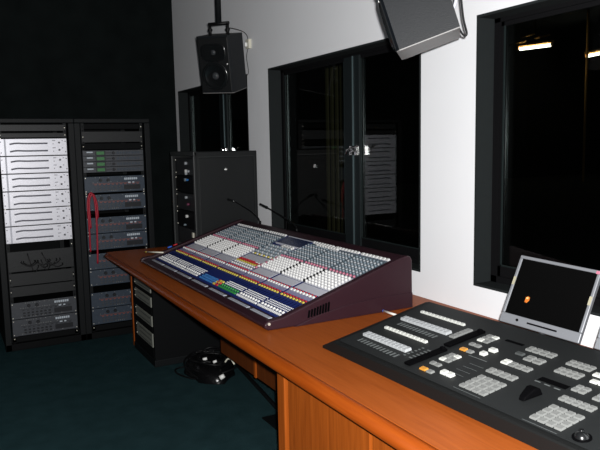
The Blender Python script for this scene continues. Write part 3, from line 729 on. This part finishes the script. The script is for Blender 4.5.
# gooseneck lamps on the console back
def goose(pts, head, label):
    b = pts[0]
    t = thing('gooseneck_lamp', label, 'lamp', b, 'gooseneck lamps on the console')
    MB().cyl(b, (b[0], b[1], b[2] + 0.02), 0.009, 0.008, 'black_cable', 12).build('lamp_socket', t)
    MB().tube(pts, 0.0042, 'black_cable', 8, 8).build('gooseneck', t)
    p, q = Vector(head[0]), Vector(head[1]); d = (q - p).normalized()
    MB().cyl(p, q, 0.008, 0.0085, 'rubber', 12).cyl(p + d * 0.012, p + d * 0.02, 0.0095, 0.0095, 'rack_steel', 12).build('lamp_head', t)
goose([(1.955, 4.19, 0.995), (1.955, 4.20, 1.04), (1.96, 4.30, 1.068), (1.965, 4.45, 1.10), (1.97, 4.58, 1.13), (1.97, 4.72, 1.15)] if False else [(1.945, 4.15, 0.997), (1.945, 4.18, 1.035), (1.935, 4.28, 1.075), (1.915, 4.40, 1.11), (1.895, 4.47, 1.135), (1.88, 4.50, 1.145)],
      ((1.895, 4.47, 1.135), (1.86, 4.525, 1.15)), 'thin black gooseneck lamp on the console back, the left one before the rack case')
goose([(1.95, 3.62, 0.997), (1.955, 3.64, 1.025), (1.96, 3.74, 1.055), (1.965, 3.90, 1.085), (1.975, 4.06, 1.108), (1.98, 4.12, 1.115)],
      ((1.98, 4.10, 1.112), (1.983, 4.22, 1.128)), 'thin black gooseneck lamp on the console back, the right one with a thicker head')

# ================================================================ BITS ON THE DESK
t = thing('ballpoint_pen', 'white pen with blue end lying on the desk between console and control panel', 'pen', (1.78, 2.42, DZ))
MB().cyl((1.779, 2.46, 0.7575), (1.782, 2.335, 0.7575), 0.0055, 0.0055, 'pen_white', 10).build('barrel', t)
MB().cyl((1.779, 2.478, 0.7575), (1.779, 2.46, 0.7575), 0.004, 0.006, 'pen_blue', 10).build('cap', t)
t = thing('ballpoint_pen', 'cream pen lying across the far front corner of the console', 'pen', (1.26, 4.44, 0.81))
MB().cyl((1.235, 4.52, 0.815), (1.31, 4.38, 0.822), 0.005, 0.005, 'cream_plastic', 10).build('barrel', t)
MB().cyl((1.225, 4.537, 0.814), (1.235, 4.52, 0.815), 0.002, 0.005, 'cap_yellow', 10).build('cap', t)
m = MB(); m.obox((1.385, 4.50, 0.757), (0.05, 0.02, 0), (-0.02, 0.045, 0), (0, 0, 0.006), 'paper'); one(m, 'paper_pad', 'small pinkish paper pad beside the far end of the console', 'paper', bevel=0.001)
for k, (c, mt) in enumerate(((1.40, 'cap_red'), (1.36, 'pen_blue'))):
    m = MB(); m.cyl((c, 4.435, cz(c) + 0.0215), (c + 0.028, 4.425, cz(c + 0.028) + 0.0215), 0.005, 0.005, mt, 10)
    one(m, 'marker_pen', ['short red marker on the far edge of the console', 'short blue marker on the far edge of the console'][k], 'pen', 'markers at the console end')

# ================================================================ CONTROL PANEL (vision mixer)
sw = thing('control_panel', 'wide black control panel with rows of pale keys, on the near part of the desk', 'control panel', (1.26, 2.145, DZ), rot=(0, 0, 0.03))
SS = 0.134; SN = Vector((-SS, 0, 1)).normalized(); SX = Vector((1, 0, SS)).normalized(); SY = Vector((0, 1, 0))
L = 1.55; D = 0.525
def S(u, v, h=0.0): return Vector((u, -v, 0.045 + SS * u)) + SN * h
def zt(u): return 0.045 + SS * u
V = [(0, 0, .001), (D, 0, .001), (0, 0, .010), (D, 0, zt(D) - 0.006),            # outer left edge, low at the front
     (0.004, .078, zt(0) - .001), (D, .022, zt(D)),                             # where the sloped side meets the top
     (0, L, .001), (D, L, .001), (0.004, L, zt(0) - .001), (D, L, zt(D)), (0, .078, zt(0) - .006), (0, L, zt(0) - .006)]
V = [(a, -b, c) for a, b, c in V]
m = MB(); m.add(V, [(0, 1, 3, 2), (2, 3, 5, 4), (4, 5, 9, 8), (0, 2, 10, 11, 6), (2, 4, 10), (10, 4, 8, 11), (1, 7, 9, 5, 3), (6, 11, 8, 9, 7), (0, 6, 7, 1)], 'switch_body')
m.build('body', sw, local=True)
m = MB(); q = [S(0.020, .092, 0.0), S(D - 0.008, .040, 0.0), S(D - 0.008, L - 0.02, 0.0), S(0.020, L - 0.02, 0.0)]
m.add([p for p in q] + [p + SN * 0.002 for p in q], [(0, 1, 2, 3), (4, 5, 6, 7), (0, 1, 5, 4), (1, 2, 6, 5), (2, 3, 7, 6), (3, 0, 4, 7)], 'switch_face'); m.build('face_plate', sw, local=True)
def uv(X, Y):
    dx, dy = X - 1.26, Y - 2.145; c, s = math.cos(0.03), math.sin(0.03)
    return dx * c + dy * s, -(-dx * s + dy * c)
def keys(nm, X0, X1, Y0, Y1, nu, nv, mt, h=0.006, gap=0.17, mt2=None):
    u0, v0 = uv(X0, Y0); u1, v1 = uv(X1, Y1)
    du, dv = (u1 - u0) / nu, (v1 - v0) / nv
    for i in range(nu):
        for j in range(nv):
            m = MB(); m.obox(S(u0 + (i+.5) * du, v0 + (j+.5) * dv, 0.003 + h/2), SX * (abs(du)/2 * (1-gap)), SY * (abs(dv)/2 * (1-gap)), SN * (h/2), mt2 if (mt2 and (i + j) % 3 == 0) else mt, 0.86)
            m.build(nm, sw, local=True)
def mark(nm, X0, X1, Y0, Y1, mt, h=0.0008):
    u0, v0 = uv(X0, Y0); u1, v1 = uv(X1, Y1)
    m = MB(); m.obox(S((u0+u1)/2, (v0+v1)/2, 0.003 + h/2), SX * (abs(u1-u0)/2), SY * (abs(v1-v0)/2), SN * (h/2), mt); m.build(nm, sw, local=True)
keys('source_button', 1.668, 1.69, 2.055, 1.81, 1, 12, 'key_white', 0.008)
keys('source_button', 1.566, 1.604, 2.050, 1.79, 2, 12, 'key_pale', 0.010, 0.04)
keys('source_button', 1.466, 1.49, 2.025, 1.785, 1, 12, 'key_white', 0.008)
keys('source_button', 1.368, 1.406, 2.025, 1.775, 2, 12, 'key_pale', 0.010, 0.04)
for (xa, y0, y1) in ((1.538, 2.025, 1.80), (1.338, 2.005, 1.765)):
    for k in range(12):
        yy = y0 + (y1 - y0) * (k + .5) / 12
        mark('legend_mark', xa - 0.012, xa + 0.014, yy + 0.006, yy - 0.002, 'print_grey')
for k in range(6):
    mark('legend_mark', 1.36 + k * 0.016, 1.366 + k * 0.016, 1.735, 1.72, 'print_grey'); mark('legend_mark', 1.36 + k * 0.016, 1.366 + k * 0.016, 1.765, 1.755, 'print_grey')
for (a, b, y) in ((1.315, 1.485, 1.690), (1.505, 1.682, 1.712)):
    mark('fader_slot', a, b, y + 0.011, y - 0.011, 'slot_black', 0.008)
    u0, v0 = uv((a + b) / 2, y)
    m = MB(); m.obox(S(u0 + 0.075, v0, 0.014), SX * 0.008, SY * 0.010, SN * 0.004, 'slot_black', 0.7); m.build('fader_knob', sw, 0.001, local=True)
keys('source_button', 1.57, 1.668, 1.772, 1.748, 4, 1, 'key_grey', 0.006, 0.04)
keys('lit_button', 1.322, 1.345, 1.637, 1.605, 1, 1, 'key_amber'); keys('menu_button', 1.322, 1.345, 1.603, 1.575, 1, 1, 'key_grey')
keys('menu_button', 1.372, 1.395, 1.645, 1.598, 1, 2, 'key_grey')
keys('menu_button', 1.415, 1.480, 1.648, 1.600, 3, 2, 'key_grey', mt2='key_white')
keys('menu_button', 1.345, 1.372, 1.562, 1.510, 1, 2, 'key_white', 0.010)
keys('lit_button', 1.515, 1.538, 1.660, 1.630, 1, 1, 'key_amber'); keys('menu_button', 1.515, 1.538, 1.628, 1.60, 1, 1, 'key_grey')
keys('menu_button', 1.565, 1.588, 1.668, 1.617, 1, 2, 'key_grey')
keys('menu_button', 1.61, 1.678, 1.675, 1.625, 3, 2, 'key_grey', mt2='key_white')
keys('menu_button', 1.530, 1.555, 1.580, 1.555, 1, 1, 'key_white', 0.010); keys('menu_button', 1.57, 1.595, 1.580, 1.548, 1, 1, 'key_white', 0.010)
keys('keypad_button', 1.327, 1.430, 1.455, 1.352, 4, 4, 'key_grey')
keys('keypad_button', 1.453, 1.488, 1.472, 1.362, 2, 4, 'key_grey')
keys('keypad_button', 1.530, 1.562, 1.486, 1.455, 2, 1, 'key_white'); keys('keypad_button', 1.530, 1.562, 1.455, 1.372, 2, 3, 'key_grey')
keys('keypad_button', 1.610, 1.632, 1.502, 1.466, 1, 1, 'key_dark'); keys('keypad_button', 1.594, 1.633, 1.453, 1.382, 2, 2, 'key_grey')
keys('keypad_button', 1.655, 1.692, 1.498, 1.390, 2, 4, 'key_grey')
mark('card_slot', 1.674, 1.69, 1.603, 1.527, 'slot_black'); mark('card_slot', 1.518, 1.545, 1.322, 1.225, 'slot_black')
for k in range(3): mark('legend_mark', 1.506, 1.511, 1.322 - k * 0.035, 1.302 - k * 0.035, 'print_grey')
mark('legend_mark', 1.314, 1.318, 1.46, 1.35, 'print_grey'); mark('legend_mark', 1.312, 1.316, 1.19, 1.08, 'print_grey'); mark('legend_mark', 1.505, 1.51, 1.60, 1.52, 'print_grey')
for k in range(4): mark('legend_mark', 1.38 + k * 0.028, 1.3815 + k * 0.028, 1.55, 1.49, 'print_grey')
keys('keypad_button', 1.588, 1.630, 1.325, 1.240, 2, 4, 'key_grey'); keys('keypad_button', 1.652, 1.692, 1.335, 1.248, 2, 4, 'key_grey')
keys('keypad_button', 1.526, 1.568, 1.213, 1.169, 2, 2, 'key_grey'); keys('keypad_button', 1.458, 1.491, 1.200, 1.092, 2, 5, 'key_grey')
keys('effects_button', 1.327, 1.430, 1.184, 1.082, 4, 4, 'key_grey')
keys('effects_button', 1.640, 1.665, 1.232, 1.20, 1, 1, 'key_white'); keys('effects_button', 1.60, 1.625, 1.21, 1.10, 1, 4, 'key_white'); keys('effects_button', 1.52, 1.565, 1.14, 1.03, 2, 4, 'key_grey')
keys('effects_button', 1.65, 1.70, 1.16, 1.03, 2, 4, 'key_grey'); keys('effects_button', 1.458, 1.491, 1.06, 0.99, 1, 3, 'key_white')
# lever with its wedge-shaped grip
u0, v0 = uv(1.385, 1.262)
m = MB()
prf = [(0, 0.0), (0.010, 0.012), (0.045, 0.026), (0.062, 0.022), (0.070, 0.0)]
vs = []
for s in (-1, 1):
    for (a, h_) in prf: vs.append(S(u0 + a, v0 + s * (0.010 + 0.012 * a / 0.09), 0.003 + h_))
n = len(prf)
m.add(vs, [tuple(range(n)), tuple(reversed(range(n, 2*n)))] + [(i, n+i, n+(i+1) % n, (i+1) % n) for i in range(n)], 'slot_black')
m.build('transition_lever', sw, 0.003, local=True)
u0, v0 = uv(1.346, 1.03)
MB().cyl(S(u0, v0, 0.002), S(u0, v0, 0.005), 0.024, 0.024, 'slot_black', 24).lathe(S(u0, v0, 0.005), SN, [(0.018, 0), (0.016, 0.006), (0.010, 0.011), (0.004, 0.0135), (0, 0.014)], 'rubber', 20).cyl(S(u0, v0, 0.006), S(u0, v0, 0.0185), 0.005, 0.004, 'rubber', 14).lathe(S(u0, v0, 0.022), SN, [(0.007, 0), (0.007, 0.001), (0, 0.001)], 'rubber', 16).build('joystick', sw, local=True)

# ================================================================ MONITORS
def monitor(loc, rot, label, scr):
    W, Hh, T = 0.31, 0.265, 0.02
    t = thing('lcd_monitor', label, 'monitor', loc, 'tilted monitors behind the control panel', rot)
    m = MB(); bz = -Hh/2 + 0.037; tz = Hh/2 - 0.012
    m.box((-W/2, -T/2, -Hh/2), (W/2, T/2, bz), 'monitor_grey').box((-W/2, -T/2, tz), (W/2, T/2, Hh/2), 'monitor_grey')
    m.box((-W/2, -T/2, bz), (-W/2 + 0.012, T/2, tz), 'monitor_grey').box((W/2 - 0.012, -T/2, bz), (W/2, T/2, tz), 'monitor_grey')
    m.build('bezel', t, 0.003, local=True)
    s_ = MB().box((-W/2 + 0.012, -T/2 + 0.003, bz), (W/2 - 0.012, 0, tz), 'lcd_glass').build('screen', t, local=True)
    MB().box((-W/2 + 0.004, 0, -Hh/2 + 0.004), (W/2 - 0.004, 0.022, Hh/2 - 0.004), 'monitor_back').build('back_cover', t, 0.006, local=True)
    MB().box((-0.045, -T/2 - 0.0015, -Hh/2 + 0.016), (0.07, -T/2 + 0.001, -Hh/2 + 0.022), 'slot_black').build('speaker_slot', t, local=True)
    MB().cyl((-0.085, -T/2 - 0.003, -Hh/2 + 0.02), (-0.085, -T/2, -Hh/2 + 0.02), 0.005, 0.005, 'slot_black', 12).build('power_button', t, local=True)
    for (x, z) in ((-W/2 + 0.007, 0.03), (W/2 - 0.007, 0.02)):
        MB().box((x - 0.005, -T/2 - 0.001, z - 0.016), (x + 0.005, -T/2 + 0.0005, z + 0.016), 'sticker').build('sticker', t, local=True)
    MB().box((W/2 - 0.016, -T/2 - 0.001, Hh/2 - 0.014), (W/2 - 0.003, -T/2 + 0.0005, Hh/2 - 0.003), 'knob_pink').build('badge', t, local=True)
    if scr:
        fz, fx = -0.028, -0.076  # orange reflection on the screen, put in as glowing patches
        MB().prism([(fx - 0.006, fz - 0.012), (fx + 0.004, fz - 0.013), (fx + 0.010, fz - 0.002), (fx + 0.009, fz + 0.009), (fx + 0.001, fz + 0.012), (fx - 0.006, fz + 0.006)], 'Y', -T/2 + 0.0024, -T/2 + 0.0029, 'reflection_orange').build('painted_reflection', s_, local=True)
        MB().prism([(fx - 0.004, fz + 0.001), (fx + 0.004, fz + 0.002), (fx + 0.005, fz + 0.008), (fx - 0.003, fz + 0.007)], 'Y', -T/2 + 0.0018, -T/2 + 0.0023, 'reflection_core').build('painted_reflection', s_, local=True)
    # prop stand: reaches the desk behind
    M = Matrix.Translation(loc) @ Euler(rot).to_matrix().to_4x4(); Mi = M.inverted()
    a = Mi @ Vector((loc[0] + 0.10, loc[1], DZ + 0.003)); b = Vector((0, 0.02, 0.02)); c = Vector((0, 0.02, -Hh/2 + 0.02)); d = Mi @ Vector((loc[0] - 0.03, loc[1], DZ + 0.003))
    MB().tube([b, a], 0.012, 'monitor_back', 10, 1).tube([c, d], 0.012, 'monitor_back', 10, 1).build('stand_leg', t, local=True)
    e1 = Mi.to_3x3() @ Vector((1, 0, 0)); e2 = Mi.to_3x3() @ Vector((0, 1, 0)); e3 = Mi.to_3x3() @ Vector((0, 0, 1))
    MB().obox((a + d) / 2 + e3 * 0.003, e1 * 0.08, e2 * 0.09, e3 * 0.005, 'monitor_back').build('stand_base', t, 0.002, local=True)
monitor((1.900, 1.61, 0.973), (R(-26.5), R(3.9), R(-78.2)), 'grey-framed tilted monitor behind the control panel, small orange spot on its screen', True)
monitor((1.905, 1.205, 0.973), (R(-26.5), R(3.9), R(-78.2)), 'grey-framed flat monitor at the right photo edge, almost wholly cut off', False)

# ================================================================ SPEAKERS
def speaker(loc, rot, label, polex, side):
    W, Dp, Hh = 0.25, 0.24, 0.392
    t = thing('monitor_speaker', label, 'loudspeaker', loc, 'monitor speakers hung from the ceiling', rot)
    m = MB(); y0, y1 = -Dp/2, Dp/2
    # cabinet as a front-chamfered box
    ch = 0.012
    P = [(-W/2, y1), (-W/2, y0 + ch), (-W/2 + ch, y0), (W/2 - ch, y0), (W/2, y0 + ch), (W/2, y1)]
    m.prism(P, 'Z', -Hh/2 + 0.004, Hh/2, 'speaker_side')
    m.build('cabinet', t, local=True)
    MB().prism([(a * 0.995, b * 0.995) for a, b in P], 'Z', -Hh/2, -Hh/2 + 0.004, 'base_sheen_grey').build('base_sheen', t, local=True)  # flash-lit underside, its lightness put into the colour
    MB().box((-W/2 + 0.010, y0 - 0.004, -Hh/2 + 0.012), (W/2 - 0.010, y0 + 0.002, Hh/2 - 0.012), 'speaker_black').build('baffle', t, 0.003, local=True)
    ax = (0, -1, 0); yb = y0 - 0.004
    MB().lathe((0, yb, -0.075), ax, [(0.100, 0), (0.099, 0.008), (0.092, 0.011), (0.086, 0.009)], 'cone', 40).build('woofer_ring', t, local=True)
    c = MB().lathe((0, yb, -0.075), ax, [(0.087, 0.008), (0.080, 0.011), (0.073, 0.008), (0.055, 0.003), (0.03, 0.0008), (0.0, 0.0005)], 'cone', 40).build('woofer_cone', t, local=True)
    MB().lathe((0, yb, -0.075), ax, [(0.026, 0.001), (0.022, 0.009), (0.012, 0.014), (0, 0.016)], 'dome', 24).build('dust_cap', c, local=True)
    # wide tweeter waveguide
    m = MB(); n = 40; vs = []
    for (sx, sz, dd) in ((0.095, 0.062, 0.0), (0.095, 0.062, 0.005), (0.088, 0.056, 0.006), (0.05, 0.035, 0.001), (0.018, 0.018, 0.0005)):
        for i in range(n):
            a = 2*math.pi*i/n; ca, sa = math.cos(a), math.sin(a); e = 0.6
            vs.append((sx * math.copysign(abs(ca)**e, ca), yb - dd, 0.085 + sz * math.copysign(abs(sa)**e, sa)))
    m.add(vs, [(j*n+i, j*n+(i+1) % n, (j+1)*n+(i+1) % n, (j+1)*n+i) for j in range(4) for i in range(n)], 'cone', True)
    m.build('tweeter_waveguide', t, local=True)
    MB().lathe((0, yb, 0.085), ax, [(0.018, 0.0005), (0.014, 0.006), (0.007, 0.010), (0, 0.011)], 'dome', 20).build('tweeter', t, local=True)
    MB().cyl((W/2 - 0.025, yb, 0.005), (W/2 - 0.025, yb - 0.003, 0.005), 0.005, 0.004, 'white_plastic', 10).build('power_light', t, local=True)
    M = Matrix.Translation(loc) @ Euler(rot).to_matrix().to_4x4(); Mi = M.inverted()
    top = M @ Vector((0, 0.0, Hh/2))
    # bracket: a yoke with two short arms, then the pole to the ceiling
    ya = top.z + 0.075
    dirv = (M.to_3x3() @ Vector((1, 0, 0))); dirv.z = 0; dirv.normalize()
    c0 = Vector((top.x, top.y, ya))
    m = MB()
    hw = 0.068
    for s in (-1, 1):
        p1 = c0 + dirv * s * hw; p2 = M @ Vector((s * hw, 0, Hh/2 - 0.002))
        m.tube([Mi @ p1, Mi @ p2], 0.011, 'black_cable', 10, 1)
        m.tube([Mi @ (p2 + Vector((0, 0, 0.028))), Mi @ (p2 + Vector((0, 0, 0.042)))], 0.017, 'black_cable', 10, 1)
    m.tube([Mi @ (c0 - dirv * (hw + 0.011)), Mi @ (c0 + dirv * (hw + 0.011))], 0.011, 'black_cable', 10, 1)
    br = m.build('yoke_bracket', t, local=True)
    MB().tube([Mi @ c0, Mi @ Vector((c0.x, c0.y, ZC - 0.012))], 0.021, 'rack_steel', 14, 1).build('ceiling_pole', t, local=True)
    MB().tube([Mi @ Vector((c0.x, c0.y, ZC - 0.012)), Mi @ Vector((c0.x, c0.y, ZC - 0.001))], 0.06, 'black_cable', 20, 1).build('ceiling_plate', t, local=True)
    return t, M
s1, M1 = speaker((1.825, 4.463, 2.133), (R(13.0), R(1.7), R(-47.6)), 'black two-way speaker hung from the ceiling before the far window, front in view', 0, 1)
s2, M2 = speaker((1.632, 2.054, 2.095), (R(18.1), R(-0.1), R(-132.2)), 'black speaker at the top photo edge seen from its side and flash-paled underside', 0, -1)
# leads behind the speakers
b = M1 @ Vector((0.06, 0.12, 0.08))
one(MB().tube([(2.12, 4.645, 2.30), (2.10, 4.62, 2.36), (2.05, 4.60, 2.39), (1.93, 4.56, 2.40), M1 @ Vector((0.03, 0.11, 0.205))], 0.0022, 'rack_steel', 6, 6), 'speaker_cable', 'thin lead from the wall box to the top of the far speaker', 'cable')
one(MB().tube([(2.115, 4.65, 2.27), (2.09, 4.62, 2.20), (2.09, 4.60, 2.08), M1 @ Vector((0.07, 0.128, -0.12))], 0.0022, 'rack_steel', 6, 6), 'speaker_cable', 'thin lead hanging from the wall box to the back of the far speaker', 'cable')
sb = [(1.74, 1.925, 2.16), (1.745, 1.915, 2.062), (1.745, 1.902, 1.99), (1.745, 1.884, 1.936), (1.74, 1.894, 1.930), (1.735, 1.912, 1.955), (1.725, 1.928, 2.0)]
one(MB().tube(sb, 0.004, 'rack_panel', 8, 8), 'speaker_cable', 'dark lead looping down behind the near speaker', 'cable')
one(MB().tube([(1.73, 1.955, 2.16), (1.742, 1.948, 2.10), (1.742, 1.942, 2.06), (1.725, 1.945, 2.02)], 0.006, 'panel_grey', 8, 6), 'speaker_cable', 'pale connector lead close against the back of the near speaker', 'cable')
t = thing('wall_socket', 'small white socket box on the wall right of the far speaker', 'socket', (2.12, 4.645, 2.27))
MB().box((2.108, 4.615, 2.272), (2.132, 4.675, 2.342), 'cream_plastic').build('socket_box', t, 0.004)
MB().box((2.085, 4.63, 2.285), (2.105, 4.655, 2.315), 'white_plastic').build('plug', t, 0.004)
